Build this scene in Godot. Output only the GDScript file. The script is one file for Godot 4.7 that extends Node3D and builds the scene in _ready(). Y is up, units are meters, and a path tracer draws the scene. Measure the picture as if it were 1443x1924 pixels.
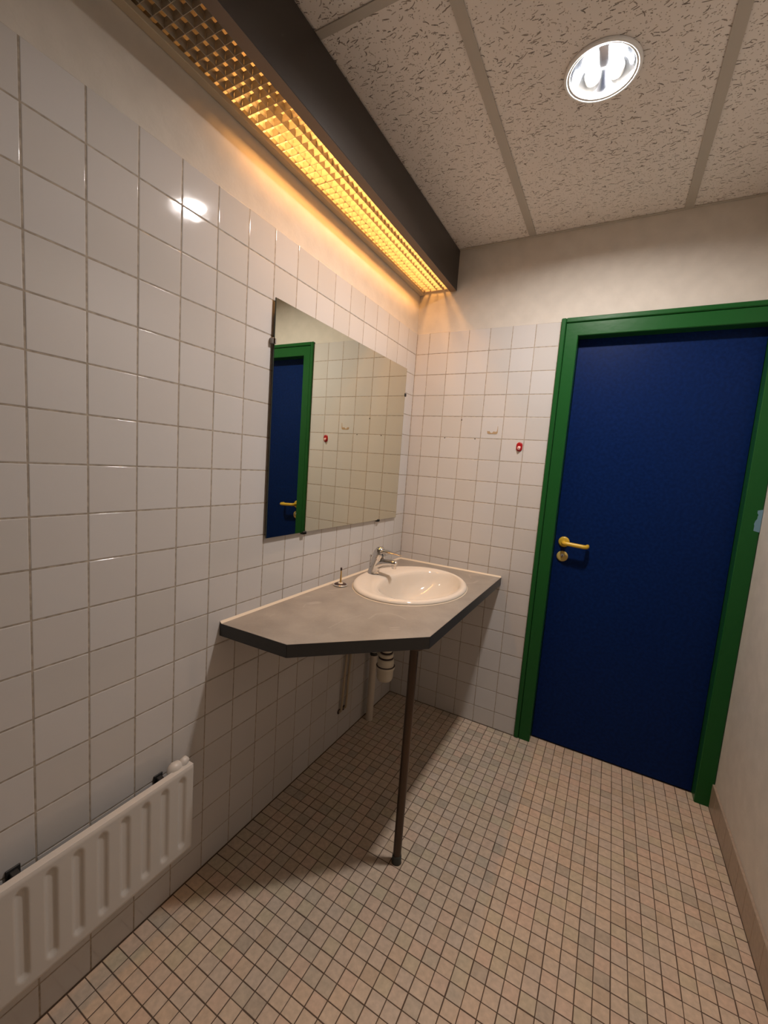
extends Node3D
# A small washroom: white tiled left and back walls, a laminate counter with an oval basin,
# a mirror, a louvred trough lamp, a recessed downlight and a blue door in a green frame.
# Left wall tile face x = 0, back wall tile face z = 0, floor y = 0; the room runs towards +z.

const CEIL := 2.475
const WALL_R := 1.562
const ROOM_Z := 3.3
const TILE := 0.11
const TILE_TOP := 2.0717
const FLOOR_X0 := 0.0095
const FLOOR_PX := 0.042
const FLOOR_Z0 := -0.003
const FLOOR_PZ := 0.0407
const LEAF_Z := -0.056
const COUNTER_Y := 0.818
const COUNTER_T := 0.040
const DOWN := Vector3(0.871, 2.475, 0.775)
const CAM := Vector3(1.03162, 1.35130, 2.15940)

var rng := RandomNumberGenerator.new()
var counts := {}
var M := {}
var cam: Camera3D

# ------------------------------------------------------------------ helpers
func numbered(called: String) -> String:
	var n: int = counts.get(called, 0)
	counts[called] = n + 1
	return called if n == 0 else "%s_%03d" % [called, n]

func tag(o: Node, label: String, category: String, group := "", kind := "") -> void:
	o.set_meta("label", label)
	o.set_meta("category", category)
	if group != "": o.set_meta("group", group)
	if kind != "": o.set_meta("kind", kind)

func thing(called: String, label: String, category: String, at := Vector3.ZERO, kind := "", group := "") -> Node3D:
	var o := Node3D.new()
	o.name = numbered(called)
	o.position = at
	add_child(o)
	tag(o, label, category, group, kind)
	return o

func obj(called: String, mesh: Mesh, m: Material, parent: Node) -> MeshInstance3D:
	var o := MeshInstance3D.new()
	var key := str(parent.get_instance_id()) + called
	var n: int = counts.get(key, 0)
	counts[key] = n + 1
	o.name = called if n == 0 else "%s_%03d" % [called, n]
	o.mesh = mesh
	o.material_override = m
	o.cast_shadow = GeometryInstance3D.SHADOW_CASTING_SETTING_ON
	parent.add_child(o, true)
	return o

func new_st(smooth := false) -> SurfaceTool:
	var st := SurfaceTool.new()
	st.begin(Mesh.PRIMITIVE_TRIANGLES)
	st.set_smooth_group(0 if smooth else -1)
	return st

func done(st: SurfaceTool) -> ArrayMesh:
	st.generate_normals()
	return st.commit()

func tri(st: SurfaceTool, a: Vector3, b: Vector3, c: Vector3, n: Vector3) -> void:
	if (b - a).cross(c - a).dot(n) > 0.0:
		var t := b
		b = c
		c = t
	st.add_vertex(a); st.add_vertex(b); st.add_vertex(c)

func quad(st: SurfaceTool, a: Vector3, b: Vector3, c: Vector3, d: Vector3, n: Vector3) -> void:
	tri(st, a, b, c, n)
	tri(st, a, c, d, n)

# box between two corners with chamfered edges (r = 0: plain)
func add_box(st: SurfaceTool, lo: Vector3, hi: Vector3, r := 0.0) -> void:
	var c := (lo + hi) * 0.5
	var h := (hi - lo) * 0.5
	r = minf(r, minf(h.x, minf(h.y, h.z)) * 0.95)
	for a in 3:
		var b := (a + 1) % 3
		var d := (a + 2) % 3
		for s: float in [-1.0, 1.0]:
			var p := []
			for q: Array in [[-1.0, -1.0], [1.0, -1.0], [1.0, 1.0], [-1.0, 1.0]]:
				var v := Vector3.ZERO
				v[a] = s * h[a]; v[b] = q[0] * (h[b] - r); v[d] = q[1] * (h[d] - r)
				p.append(c + v)
			var n := Vector3.ZERO
			n[a] = s
			quad(st, p[0], p[1], p[2], p[3], n)
		if r > 0.0:
			for sb: float in [-1.0, 1.0]:
				for sd: float in [-1.0, 1.0]:
					var p := []
					for q: Array in [[-1.0, true], [1.0, true], [1.0, false], [-1.0, false]]:
						var v := Vector3.ZERO
						v[a] = q[0] * (h[a] - r)
						v[b] = sb * (h[b] if q[1] else h[b] - r)
						v[d] = sd * (h[d] - r if q[1] else h[d])
						p.append(c + v)
					var n := Vector3.ZERO
					n[b] = sb; n[d] = sd
					quad(st, p[0], p[1], p[2], p[3], n)
	if r > 0.0:
		for sx: float in [-1.0, 1.0]:
			for sy: float in [-1.0, 1.0]:
				for sz: float in [-1.0, 1.0]:
					var s := Vector3(sx, sy, sz)
					var i := h - Vector3(r, r, r)
					tri(st, c + s * Vector3(h.x, i.y, i.z), c + s * Vector3(i.x, h.y, i.z), c + s * Vector3(i.x, i.y, h.z), s)

func box_mesh(lo: Vector3, hi: Vector3, r := 0.0) -> ArrayMesh:
	var st := new_st()
	add_box(st, lo, hi, r)
	return done(st)

# skin over rings of equal length (closed round), optional caps
func add_loft(st: SurfaceTool, rings: Array, cap0 := true, cap1 := true) -> void:
	for i in rings.size() - 1:
		var a: PackedVector3Array = rings[i]
		var b: PackedVector3Array = rings[i + 1]
		var n := a.size()
		for k in n:
			var k2 := (k + 1) % n
			st.add_vertex(a[k]); st.add_vertex(b[k]); st.add_vertex(b[k2])
			st.add_vertex(a[k]); st.add_vertex(b[k2]); st.add_vertex(a[k2])
	for e in 2:
		if (e == 0 and not cap0) or (e == 1 and not cap1): continue
		st.set_smooth_group(1 + e)
		var a: PackedVector3Array = rings[0] if e == 0 else rings[rings.size() - 1]
		var c := Vector3.ZERO
		for v in a: c += v / a.size()
		for k in a.size():
			var k2 := (k + 1) % a.size()
			if e == 0:
				st.add_vertex(c); st.add_vertex(a[k]); st.add_vertex(a[k2])
			else:
				st.add_vertex(c); st.add_vertex(a[k2]); st.add_vertex(a[k])
		st.set_smooth_group(0)

# turned shape round a vertical axis: profile of (radius, y), squash per axis
func lathe(profile: Array, segs := 32, at := Vector3.ZERO, cap0 := false, cap1 := false) -> ArrayMesh:
	var st := new_st(true)
	var rings := []
	for p: Vector2 in profile:
		var ring := PackedVector3Array()
		for k in segs:
			var t := TAU * k / segs
			ring.append(at + Vector3(cos(t) * p.x, p.y, sin(t) * p.x))
		rings.append(ring)
	add_loft(st, rings, cap0, cap1)
	return done(st)

# round tube along a path, one radius or a list of radii; flat = squash of the second axis
func add_tube(st: SurfaceTool, path: Array, radii: Variant, segs := 16, flat := 1.0, caps := true) -> void:
	var rings := []
	var side := Vector3.ZERO
	for i in path.size():
		var p: Vector3 = path[i]
		var d: Vector3
		if i == 0: d = path[1] - p
		elif i == path.size() - 1: d = p - path[i - 1]
		else: d = (path[i + 1] - p).normalized() + (p - path[i - 1]).normalized()
		d = d.normalized()
		if side == Vector3.ZERO:
			side = d.cross(Vector3.UP if absf(d.y) < 0.9 else Vector3.FORWARD).normalized()
		side = (side - d * side.dot(d)).normalized()
		var up := side.cross(d).normalized()
		var r: float = radii[i] if radii is Array else radii
		var ring := PackedVector3Array()
		for k in segs:
			var t := TAU * k / segs
			ring.append(p + side * cos(t) * r + up * sin(t) * r * flat)
		rings.append(ring)
	add_loft(st, rings, caps, caps)

func tube(path: Array, radii: Variant, segs := 16, flat := 1.0) -> ArrayMesh:
	var st := new_st(true)
	add_tube(st, path, radii, segs, flat)
	return done(st)

# round off the corners of a path
func bent(path: Array, r: float, n := 6) -> Array:
	var out := [path[0]]
	for i in range(1, path.size() - 1):
		var p: Vector3 = path[i]
		var a: Vector3 = p + (path[i - 1] - p).limit_length(r)
		var b: Vector3 = p + (path[i + 1] - p).limit_length(r)
		for k in n + 1:
			var t := float(k) / n
			out.append(a.lerp(p, t).lerp(p.lerp(b, t), t))
	out.append(path[path.size() - 1])
	return out

# flat polygon pushed along an axis; to3 maps (Vector2, depth) to space
func add_prism(st: SurfaceTool, poly: PackedVector2Array, to3: Callable, d0: float, d1: float, sides := true, faces := true) -> void:
	var idx := Geometry2D.triangulate_polygon(poly)
	var n1: Vector3 = (to3.call(poly[0], d1) as Vector3) - (to3.call(poly[0], d0) as Vector3)
	if faces:
		for i in range(0, idx.size(), 3):
			var a := poly[idx[i]]
			var b := poly[idx[i + 1]]
			var c := poly[idx[i + 2]]
			tri(st, to3.call(a, d1), to3.call(b, d1), to3.call(c, d1), n1)
			tri(st, to3.call(a, d0), to3.call(b, d0), to3.call(c, d0), -n1)
	if sides:
		var cw := Geometry2D.is_polygon_clockwise(poly)
		for i in poly.size():
			var a := poly[i]
			var b := poly[(i + 1) % poly.size()]
			var e := (b - a).normalized()
			var o := Vector2(e.y, -e.x) * (-1.0 if cw else 1.0)
			var n: Vector3 = (to3.call(a + o, d0) as Vector3) - (to3.call(a, d0) as Vector3)
			quad(st, to3.call(a, d0), to3.call(b, d0), to3.call(b, d1), to3.call(a, d1), n)

# a glazed tile with rounded front edges: faces local +z, front at z = 0
func add_tile(st: SurfaceTool, w: float, h: float, t: float, b: float, x: Transform3D, col := Color.WHITE) -> void:
	var hx := w * 0.5
	var hy := h * 0.5
	var S := [Vector2(-1, -1), Vector2(1, -1), Vector2(1, 1), Vector2(-1, 1)]
	var put := func(v: Vector3, n: Vector3) -> void:
		st.set_normal((x.basis * n).normalized())
		st.set_color(col)
		st.add_vertex(x * v)
	var inn := func(s: Vector2) -> Vector3: return Vector3(s.x * (hx - b * 1.4), s.y * (hy - b * 1.4), 0)
	var out := func(s: Vector2) -> Vector3: return Vector3(s.x * hx, s.y * hy, -b)
	var low := func(s: Vector2) -> Vector3: return Vector3(s.x * hx, s.y * hy, -t)
	var Z := Vector3(0, 0, 1)
	for i: int in [0, 2, 1, 0, 3, 2]:
		put.call(inn.call(S[i]), Z)
	for k in 4:
		var s: Vector2 = S[k]
		var s2: Vector2 = S[(k + 1) % 4]
		var e := (s2 - s).normalized()
		var o := Vector3(e.y, -e.x, 0)
		var on := (o * 0.85 + Z * 0.53).normalized()
		put.call(inn.call(s), Z); put.call(out.call(s2), on); put.call(out.call(s), on)
		put.call(inn.call(s), Z); put.call(inn.call(s2), Z); put.call(out.call(s2), on)
		put.call(out.call(s), o); put.call(low.call(s2), o); put.call(low.call(s), o)
		put.call(out.call(s), o); put.call(out.call(s2), o); put.call(low.call(s2), o)

func tile_mesh(w: float, h: float, t: float, b: float) -> ArrayMesh:
	var st := SurfaceTool.new()
	st.begin(Mesh.PRIMITIVE_TRIANGLES)
	add_tile(st, w, h, t, b, Transform3D.IDENTITY)
	return st.commit()

func lin(r: float, g: float, b: float) -> Color:
	return Color(r, g, b).linear_to_srgb()

func mat(c: Color, rough: float, metal := 0.0, spec := 0.5) -> StandardMaterial3D:
	var m := StandardMaterial3D.new()
	m.albedo_color = c
	m.roughness = rough
	m.metallic = metal
	m.metallic_specular = spec
	return m

func noise_tex(freq: float, seed_: int, lo: float, hi: float, size := 512, oct := 4, as_normal := false, bump := 4.0) -> NoiseTexture2D:
	var n := FastNoiseLite.new()
	n.noise_type = FastNoiseLite.TYPE_SIMPLEX_SMOOTH
	n.seed = seed_
	n.frequency = freq
	n.fractal_octaves = oct
	var t := NoiseTexture2D.new()
	t.width = size
	t.height = size
	t.seamless = true
	t.noise = n
	if as_normal:
		t.as_normal_map = true
		t.bump_strength = bump
	else:
		var g := Gradient.new()
		g.set_color(0, Color(lo, lo, lo))
		g.set_color(1, Color(hi, hi, hi))
		t.color_ramp = g
	return t

func tri_world(m: StandardMaterial3D, scale: float) -> void:
	m.uv1_triplanar = true
	m.uv1_world_triplanar = true
	m.uv1_scale = Vector3.ONE * scale

# ------------------------------------------------------------------ scene
func _ready() -> void:
	rng.seed = 20240611
	camera_and_light()
	materials()
	build_walls()
	build_floor()
	build_ceiling()
	build_door()
	build_trough_lamp()
	build_downlight()
	build_counter()
	build_basin()
	build_tap()
	build_plumbing()
	build_mirror()
	build_radiator()
	build_small_things()

func camera_and_light() -> void:
	cam = Camera3D.new()
	cam.name = "camera"
	cam.transform = Transform3D(Basis(Vector3(0.874696, 0.0732, -0.479113), Vector3(-0.117923, 0.990966, -0.063885), Vector3(0.470108, 0.112378, 0.875425)), CAM)
	cam.fov = 101.433
	cam.near = 0.02
	cam.far = 30.0
	add_child(cam)
	cam.current = true
	var we := WorldEnvironment.new()
	we.name = "environment"
	var e := Environment.new()
	e.background_mode = Environment.BG_COLOR
	e.background_color = Color.BLACK
	e.tonemap_mode = Environment.TONE_MAPPER_LINEAR
	e.tonemap_exposure = 1.03
	e.sdfgi_enabled = true
	e.ssao_enabled = true
	e.ssil_enabled = true
	we.environment = e
	add_child(we)

const DOWN_ENERGY := 1.95
const DOWN_COLOR := Color(1.0, 0.96, 0.935)
const TUBE_ENERGY := 1.12
const TUBE_COLOR := Color(1.0, 0.70, 0.37)

func materials() -> void:
	# glazed wall tile, three close whites
	var wave := noise_tex(0.012, 5, 0, 1, 512, 2, true, 1.2)
	var k := 0
	for c: Array in WALL_COLORS:
		var m := mat(lin(c[0], c[1], c[2]), 0.055)
		m.normal_enabled = true
		m.normal_texture = wave
		m.normal_scale = 0.12
		tri_world(m, 2.2)
		M["tile%d" % k] = m
		k += 1
	M.grout = mat(lin(0.50, 0.425, 0.34), 0.95)
	M.grout.albedo_texture = noise_tex(0.03, 8, 0.75, 1.0)
	tri_world(M.grout, 3.0)
	# painted plaster
	var p := mat(lin(0.65, 0.60, 0.53), 0.85)
	p.albedo_texture = noise_tex(0.01, 11, 0.95, 1.0)
	p.normal_enabled = true
	p.normal_texture = noise_tex(0.06, 12, 0, 1, 512, 4, true, 3.0)
	p.normal_scale = 0.07
	tri_world(p, 2.0)
	M.plaster = p
	# floor mosaic
	var grain := noise_tex(0.03, 21, 0.88, 1.0, 512, 5)
	k = 0
	for c: Array in FLOOR_COLORS:
		var m := mat(lin(c[0], c[1], c[2]), 0.42)
		m.albedo_texture = grain
		tri_world(m, 3.0)
		M["floor%d" % k] = m
		k += 1
	var fs := mat(Color.WHITE, 0.42)
	fs.vertex_color_use_as_albedo = true
	fs.albedo_texture = grain
	tri_world(fs, 3.0)
	M.floor_mass = fs
	M.floor_grout = mat(lin(0.105, 0.072, 0.052), 0.95)
	M.base_tile = mat(lin(0.40, 0.31, 0.235), 0.35)
	M.base_tile.albedo_texture = grain
	tri_world(M.base_tile, 3.0)
	var ws := mat(Color.WHITE, 0.055)
	ws.vertex_color_use_as_albedo = true
	M.wall_mass = ws
	# ceiling
	ceiling_texture()
	M.tbar = mat(lin(0.46, 0.42, 0.36), 0.6)
	M.dark = mat(lin(0.02, 0.017, 0.014), 0.8)
	M.slab = mat(lin(0.4, 0.4, 0.4), 0.9)
	# door
	var g := mat(lin(0.011, 0.085, 0.018), 0.32, 0.0, 0.3)
	g.normal_enabled = true
	g.normal_texture = noise_tex(0.02, 31, 0, 1, 512, 3, true, 2.0)
	g.normal_scale = 0.15
	tri_world(g, 3.0)
	M.green = g
	var b := mat(lin(0.003, 0.018, 0.100), 0.42, 0.0, 0.2)
	b.albedo_texture = noise_tex(0.05, 33, 0.8, 1.0, 512, 5)
	tri_world(b, 2.0)
	M.blue = b
	M.yellow = mat(lin(0.62, 0.40, 0.035), 0.32)
	M.keyplate = mat(lin(0.55, 0.40, 0.12), 0.35)
	M.chip = mat(lin(0.14, 0.26, 0.33), 0.6)
	# lamp
	M.fascia = mat(lin(0.034, 0.026, 0.021), 0.38)
	M.fascia_edge = mat(lin(0.15, 0.105, 0.075), 0.5)
	M.batten = mat(lin(0.52, 0.44, 0.32), 0.5)
	var lv := mat(lin(0.42, 0.385, 0.32), 0.35)
	lv.backlight_enabled = true
	lv.backlight = Color(0.13, 0.115, 0.09)
	M.louver = lv
	M.white_metal = mat(lin(0.72, 0.71, 0.68), 0.4)
	var tu := mat(Color.WHITE, 0.4)
	tu.emission_enabled = true
	tu.emission = TUBE_COLOR
	tu.emission_energy_multiplier = 14.0
	M.tube = tu
	var bu := mat(Color.WHITE, 0.3)
	bu.emission_enabled = true
	bu.emission = Color(0.98, 0.98, 1.0)
	bu.emission_energy_multiplier = 9.0
	M.bulb = bu
	M.reflector = mat(lin(0.80, 0.82, 0.86), 0.12, 1.0)
	M.socket = mat(lin(0.24, 0.23, 0.20), 0.45)
	M.chrome_ring = mat(lin(0.78, 0.78, 0.76), 0.22, 0.8)
	M.ring = mat(lin(0.86, 0.86, 0.85), 0.25)
	# fittings
	M.porcelain = mat(lin(0.68, 0.63, 0.56), 0.07)
	M.chrome = mat(lin(0.62, 0.61, 0.60), 0.09, 1.0)
	M.mirror = mat(lin(0.74, 0.735, 0.62), 0.005, 1.0)
	M.glass_edge = mat(lin(0.05, 0.065, 0.05), 0.2)
	M.clip = mat(lin(0.30, 0.29, 0.28), 0.35)
	M.clip_dark = mat(lin(0.03, 0.03, 0.03), 0.4)
	counter_texture()
	M.counter_edge = mat(lin(0.036, 0.037, 0.038), 0.42)
	M.silicone = mat(lin(0.66, 0.58, 0.46), 0.5)
	M.leg = mat(lin(0.085, 0.06, 0.045), 0.3, 0.75)
	M.leg_foot = mat(lin(0.035, 0.04, 0.035), 0.55)
	M.plastic_white = mat(lin(0.66, 0.60, 0.49), 0.4)
	M.pipe_paint = mat(lin(0.60, 0.53, 0.44), 0.45)
	M.pipe_old = mat(lin(0.44, 0.36, 0.25), 0.4)
	M.brass = mat(lin(0.55, 0.37, 0.13), 0.3, 0.9)
	M.rubber = mat(lin(0.035, 0.016, 0.014), 0.5)
	M.radiator = mat(lin(0.58, 0.55, 0.51), 0.35)
	M.red = mat(lin(0.36, 0.008, 0.012), 0.28)
	M.pale_red = mat(lin(0.62, 0.42, 0.40), 0.35)
	M.glue = mat(lin(0.42, 0.29, 0.16), 0.7)

const WALL_COLORS := [[0.575, 0.55, 0.53], [0.56, 0.535, 0.51], [0.585, 0.565, 0.55]]
const FLOOR_COLORS := [[0.646, 0.512, 0.387], [0.66, 0.527, 0.4], [0.632, 0.505, 0.393], [0.653, 0.505, 0.373], [0.618, 0.505, 0.4], [0.66, 0.498, 0.379], [0.604, 0.505, 0.365], [0.562, 0.471, 0.365], [0.576, 0.449, 0.329], [0.505, 0.421, 0.329]]

# fissured mineral panel: worm holes run roughly along x
func ceiling_texture() -> void:
	var n := 1024
	var per_m := n / 0.6
	var img := Image.create(n, n, false, Image.FORMAT_RGB8)
	var hgt := Image.create(n, n, false, Image.FORMAT_RGB8)
	img.fill(Color(1, 1, 1))
	hgt.fill(Color(1, 1, 1))
	var r := RandomNumberGenerator.new()
	r.seed = 77
	for i in 3600:
		var worm := i < 760
		var x := r.randf() * n
		var y := r.randf() * n
		var ang := r.randfn(0.0, 0.32)
		var len_: float = absf(r.randfn(0.009, 0.005)) + 0.003 if worm else 0.002
		var wid: float = r.randf_range(0.0010, 0.0022) if worm else r.randf_range(0.0006, 0.0012)
		var deep: float = r.randf_range(0.50, 0.78) if worm else r.randf_range(0.68, 0.88)
		var steps := int(len_ * per_m)
		var curl := r.randfn(0.0, 0.7) / maxf(steps, 1)
		for s in steps:
			ang += curl
			x += cos(ang)
			y += sin(ang) * 0.9
			var f := sin(PI * (s + 0.5) / steps)
			var w := maxi(0, int(wid * per_m * (0.4 + 0.6 * f) * 0.5 + 0.5))
			for dy in range(-w, w + 1):
				for dx in range(-w, w + 1):
					if dx * dx + dy * dy > w * w + 1: continue
					var px := posmod(int(x) + dx, n)
					var py := posmod(int(y) + dy, n)
					var c := Color(deep, deep * 0.96, deep * 0.92)
					if img.get_pixel(px, py).r > c.r:
						img.set_pixel(px, py, c)
						hgt.set_pixel(px, py, Color(0, 0, 0))
	var m := mat(lin(0.78, 0.725, 0.67), 0.95)
	m.albedo_texture = ImageTexture.create_from_image(img)
	m.heightmap_enabled = true
	m.heightmap_texture = ImageTexture.create_from_image(hgt)
	m.heightmap_scale = 0.08
	tri_world(m, 1.0 / 0.6)
	M.panel = m

# grey laminate with dried wipe marks where the photograph shows them
func counter_texture() -> void:
	var w := 600
	var h := 1300
	var img := Image.create(w, h, false, Image.FORMAT_RGB8)
	var nz := FastNoiseLite.new()
	nz.seed = 3
	nz.frequency = 0.006
	nz.fractal_octaves = 4
	var fine := FastNoiseLite.new()
	fine.seed = 4
	fine.frequency = 0.09
	for y in h:
		for x in w:
			var v := 0.90 + nz.get_noise_2d(x, y) * 0.09 + fine.get_noise_2d(x, y) * 0.02
			img.set_pixel(x, y, Color(v, v, v * 0.99))
	var marks := [[[0.437, 0.069], [0.463, 0.026], [0.483, 0.06]], [[0.437, 0.069], [0.463, 0.13]], [[0.477, 0.242], [0.502, 0.204], [0.507, 0.153]], [[0.347, 0.936], [0.344, 0.88], [0.374, 0.843], [0.417, 0.844], [0.451, 0.858]], [[0.287, 1.09], [0.288, 1.008], [0.309, 0.922]], [[0.443, 0.964], [0.465, 0.939]], [[0.452, 0.977], [0.474, 0.953]], [[0.06, 0.771], [0.086, 0.711]], [[0.554, 0.093], [0.565, 0.032]], [[0.094, 0.95], [0.113, 0.917]], [[0.105, 0.995], [0.089, 0.963]], [[0.076, 1.133], [0.071, 1.103]], [[0.067, 0.796], [0.088, 0.787]], [[0.032, 0.893], [0.045, 0.882]]]
	var wide := [3, 4, 5, 3, 2, 3, 3, 5, 5, 10, 3, 3, 4, 4]
	for i in marks.size():
		var pts: Array = marks[i]
		for j in pts.size() - 1:
			var a := Vector2(pts[j][0], pts[j][1]) * 1000.0
			var b := Vector2(pts[j + 1][0], pts[j + 1][1]) * 1000.0
			var n := int(a.distance_to(b))
			for s in n + 1:
				var p := a.lerp(b, float(s) / maxf(n, 1))
				var q: int = int(wide[i] * 1.7)
				for dy in range(-q, q + 1):
					for dx in range(-q, q + 1):
						var d := sqrt(float(dx * dx + dy * dy)) / (q + 0.5)
						if d > 1.0: continue
						var px := int(p.x) + dx
						var py := int(p.y) + dy
						if px < 0 or py < 0 or px >= w or py >= h: continue
						var grainy := 0.5 + 0.5 * fine.get_noise_2d(px * 2.0, py * 2.0)
						var c := img.get_pixel(px, py)
						img.set_pixel(px, py, c.lerp(Color(1, 1, 1), 0.62 * grainy * (1.0 - d)))
	var m := mat(lin(0.345, 0.315, 0.285), 0.34)
	m.albedo_texture = ImageTexture.create_from_image(img)
	M.counter = m

# ------------------------------------------------------------------ walls
func in_view(p: Vector3, margin := 0.0) -> bool:
	var l := cam.transform.affine_inverse() * p
	if l.z > -0.02: return false
	var t := tan(deg_to_rad(cam.fov) * 0.5)
	return absf(l.y / -l.z) < t * (1.0 + margin) and absf(l.x / -l.z) < t * 0.75 * (1.0 + margin)

func build_walls() -> void:
	# left wall
	var left := thing("wall_left", "white tiled wall behind the mirror and counter with cream plaster above", "wall", Vector3.ZERO, "structure")
	obj("plaster", box_mesh(Vector3(-0.16, -0.1, -0.16), Vector3(-0.007, 2.62, ROOM_Z + 0.15)), M.plaster, left)
	obj("grout", box_mesh(Vector3(-0.0075, 0.0, -0.001), Vector3(-0.0010, TILE_TOP - 0.0015, ROOM_Z)), M.grout, left)
	var face := Basis(Vector3.UP, PI / 2)
	var J := 0.0022
	var mass := SurfaceTool.new()
	mass.begin(Mesh.PRIMITIVE_TRIANGLES)
	var full := tile_mesh(TILE - J, TILE - J, 0.0062, 0.0015)
	var low_h := TILE_TOP - 18 * TILE
	var low := tile_mesh(TILE - J, low_h - J, 0.0062, 0.0015)
	for row in 19:
		for col in 30:
			var h: float = TILE if row < 18 else low_h
			var c := Vector3(0, TILE_TOP - row * TILE - h * 0.5, (col + 0.5) * TILE)
			var tilt := Basis(Vector3(rng.randfn(0, 0.0016), 1, 0).normalized(), rng.randfn(0, 0.0016)) * Basis(Vector3(0, 0, 1), rng.randfn(0, 0.0012))
			var x := Transform3D(tilt * face, c + Vector3(rng.randfn(0, 0.00012), 0, 0))
			var kind := rng.randi() % 3
			var hidden := c.z > 0.16 and c.z < 1.04 and c.y > 1.13 and c.y < 1.80
			if not hidden and (in_view(c, 0.02) or in_view(c + Vector3(0, 0, -0.05)) or in_view(c + Vector3(0, 0.05, 0))) and c.z < 1.9:
				var o := obj("tile", full if row < 18 else low, M["tile%d" % kind], left)
				o.transform = x
			else:
				add_tile(mass, TILE - J, h - J, 0.0062, 0.0015, x, Color(WALL_COLORS[kind][0], WALL_COLORS[kind][1], WALL_COLORS[kind][2]))
	var rest := obj("tile_field", mass.commit(), M.wall_mass, left)
	rest.set_meta("kind", "stuff")
	# back wall with the door opening
	var back := thing("wall_back", "tiled wall beside the green door frame with cream plaster above", "wall", Vector3.ZERO, "structure")
	var st := new_st()
	add_box(st, Vector3(-0.007, -0.1, -0.16), Vector3(0.745, 2.62, -0.007))
	add_box(st, Vector3(0.745, 2.075, -0.16), Vector3(WALL_R, 2.62, -0.007))
	obj("plaster", done(st), M.plaster, back)
	obj("grout", box_mesh(Vector3(-0.0010, 0.0, -0.0075), Vector3(0.745, TILE_TOP - 0.0015, -0.0010)), M.grout, back)
	var x0 := 0.0732
	for row in 19:
		for col in 7:
			var h: float = TILE if row < 18 else low_h
			var xa: float = 0.0 if col == 0 else x0 + (col - 1) * TILE
			var xb: float = x0 + col * TILE
			var mesh: ArrayMesh = full if row < 18 else low
			if col == 0: mesh = tile_mesh(xb - xa - J, h - J, 0.0062, 0.0015)
			var o := obj("tile", mesh, M["tile%d" % (rng.randi() % 3)], back)
			o.transform = Transform3D(Basis(Vector3(0, 1, 0), rng.randfn(0, 0.0016)) * Basis(Vector3(1, 0, 0), rng.randfn(0, 0.0016)), Vector3((xa + xb) * 0.5, TILE_TOP - row * TILE - h * 0.5, rng.randfn(0, 0.00012)))
	# drilled holes left in the tiles
	for q: Vector2 in [Vector2(0.295, 1.614), Vector2(0.209, 1.518), Vector2(0.376, 1.518)]:
		var hole := obj("drill_hole", tube([Vector3(0, 0, -0.004), Vector3(0, 0, 0.0006)], 0.0031, 10), M.dark, back)
		hole.position = Vector3(q.x, q.y, 0)
	# right wall, wall behind the camera
	var right := thing("wall_right", "plain off-white painted wall beside the green door frame", "wall", Vector3.ZERO, "structure")
	obj("plaster", box_mesh(Vector3(WALL_R, -0.1, -0.16), Vector3(WALL_R + 0.15, 2.62, ROOM_Z + 0.15)), M.plaster, right)
	var front := thing("wall_front", "plain off-white painted wall facing the blue door", "wall", Vector3.ZERO, "structure")
	obj("plaster", box_mesh(Vector3(-0.007, -0.1, ROOM_Z), Vector3(WALL_R, 2.62, ROOM_Z + 0.15)), M.plaster, front)
	# baseboard of upright floor tiles
	var base := thing("baseboard_right", "beige ceramic skirting tiles along the plain painted wall", "baseboard", Vector3.ZERO, "structure")
	obj("grout", box_mesh(Vector3(WALL_R - 0.0085, 0.0, 0.0), Vector3(WALL_R - 0.0005, 0.1075, ROOM_Z)), M.base_tile, base)
	var bt := tile_mesh(0.0875, 0.105, 0.008, 0.0012)
	for i in 36:
		var z := -0.0105 + 0.0895 * (i + 0.5)
		if z < 0.03 or z > ROOM_Z - 0.04: continue
		var o := obj("skirting_tile", bt, M.base_tile, base)
		o.transform = Transform3D(Basis(Vector3.UP, -PI / 2), Vector3(WALL_R - 0.0095, 0.0545, z))

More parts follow.
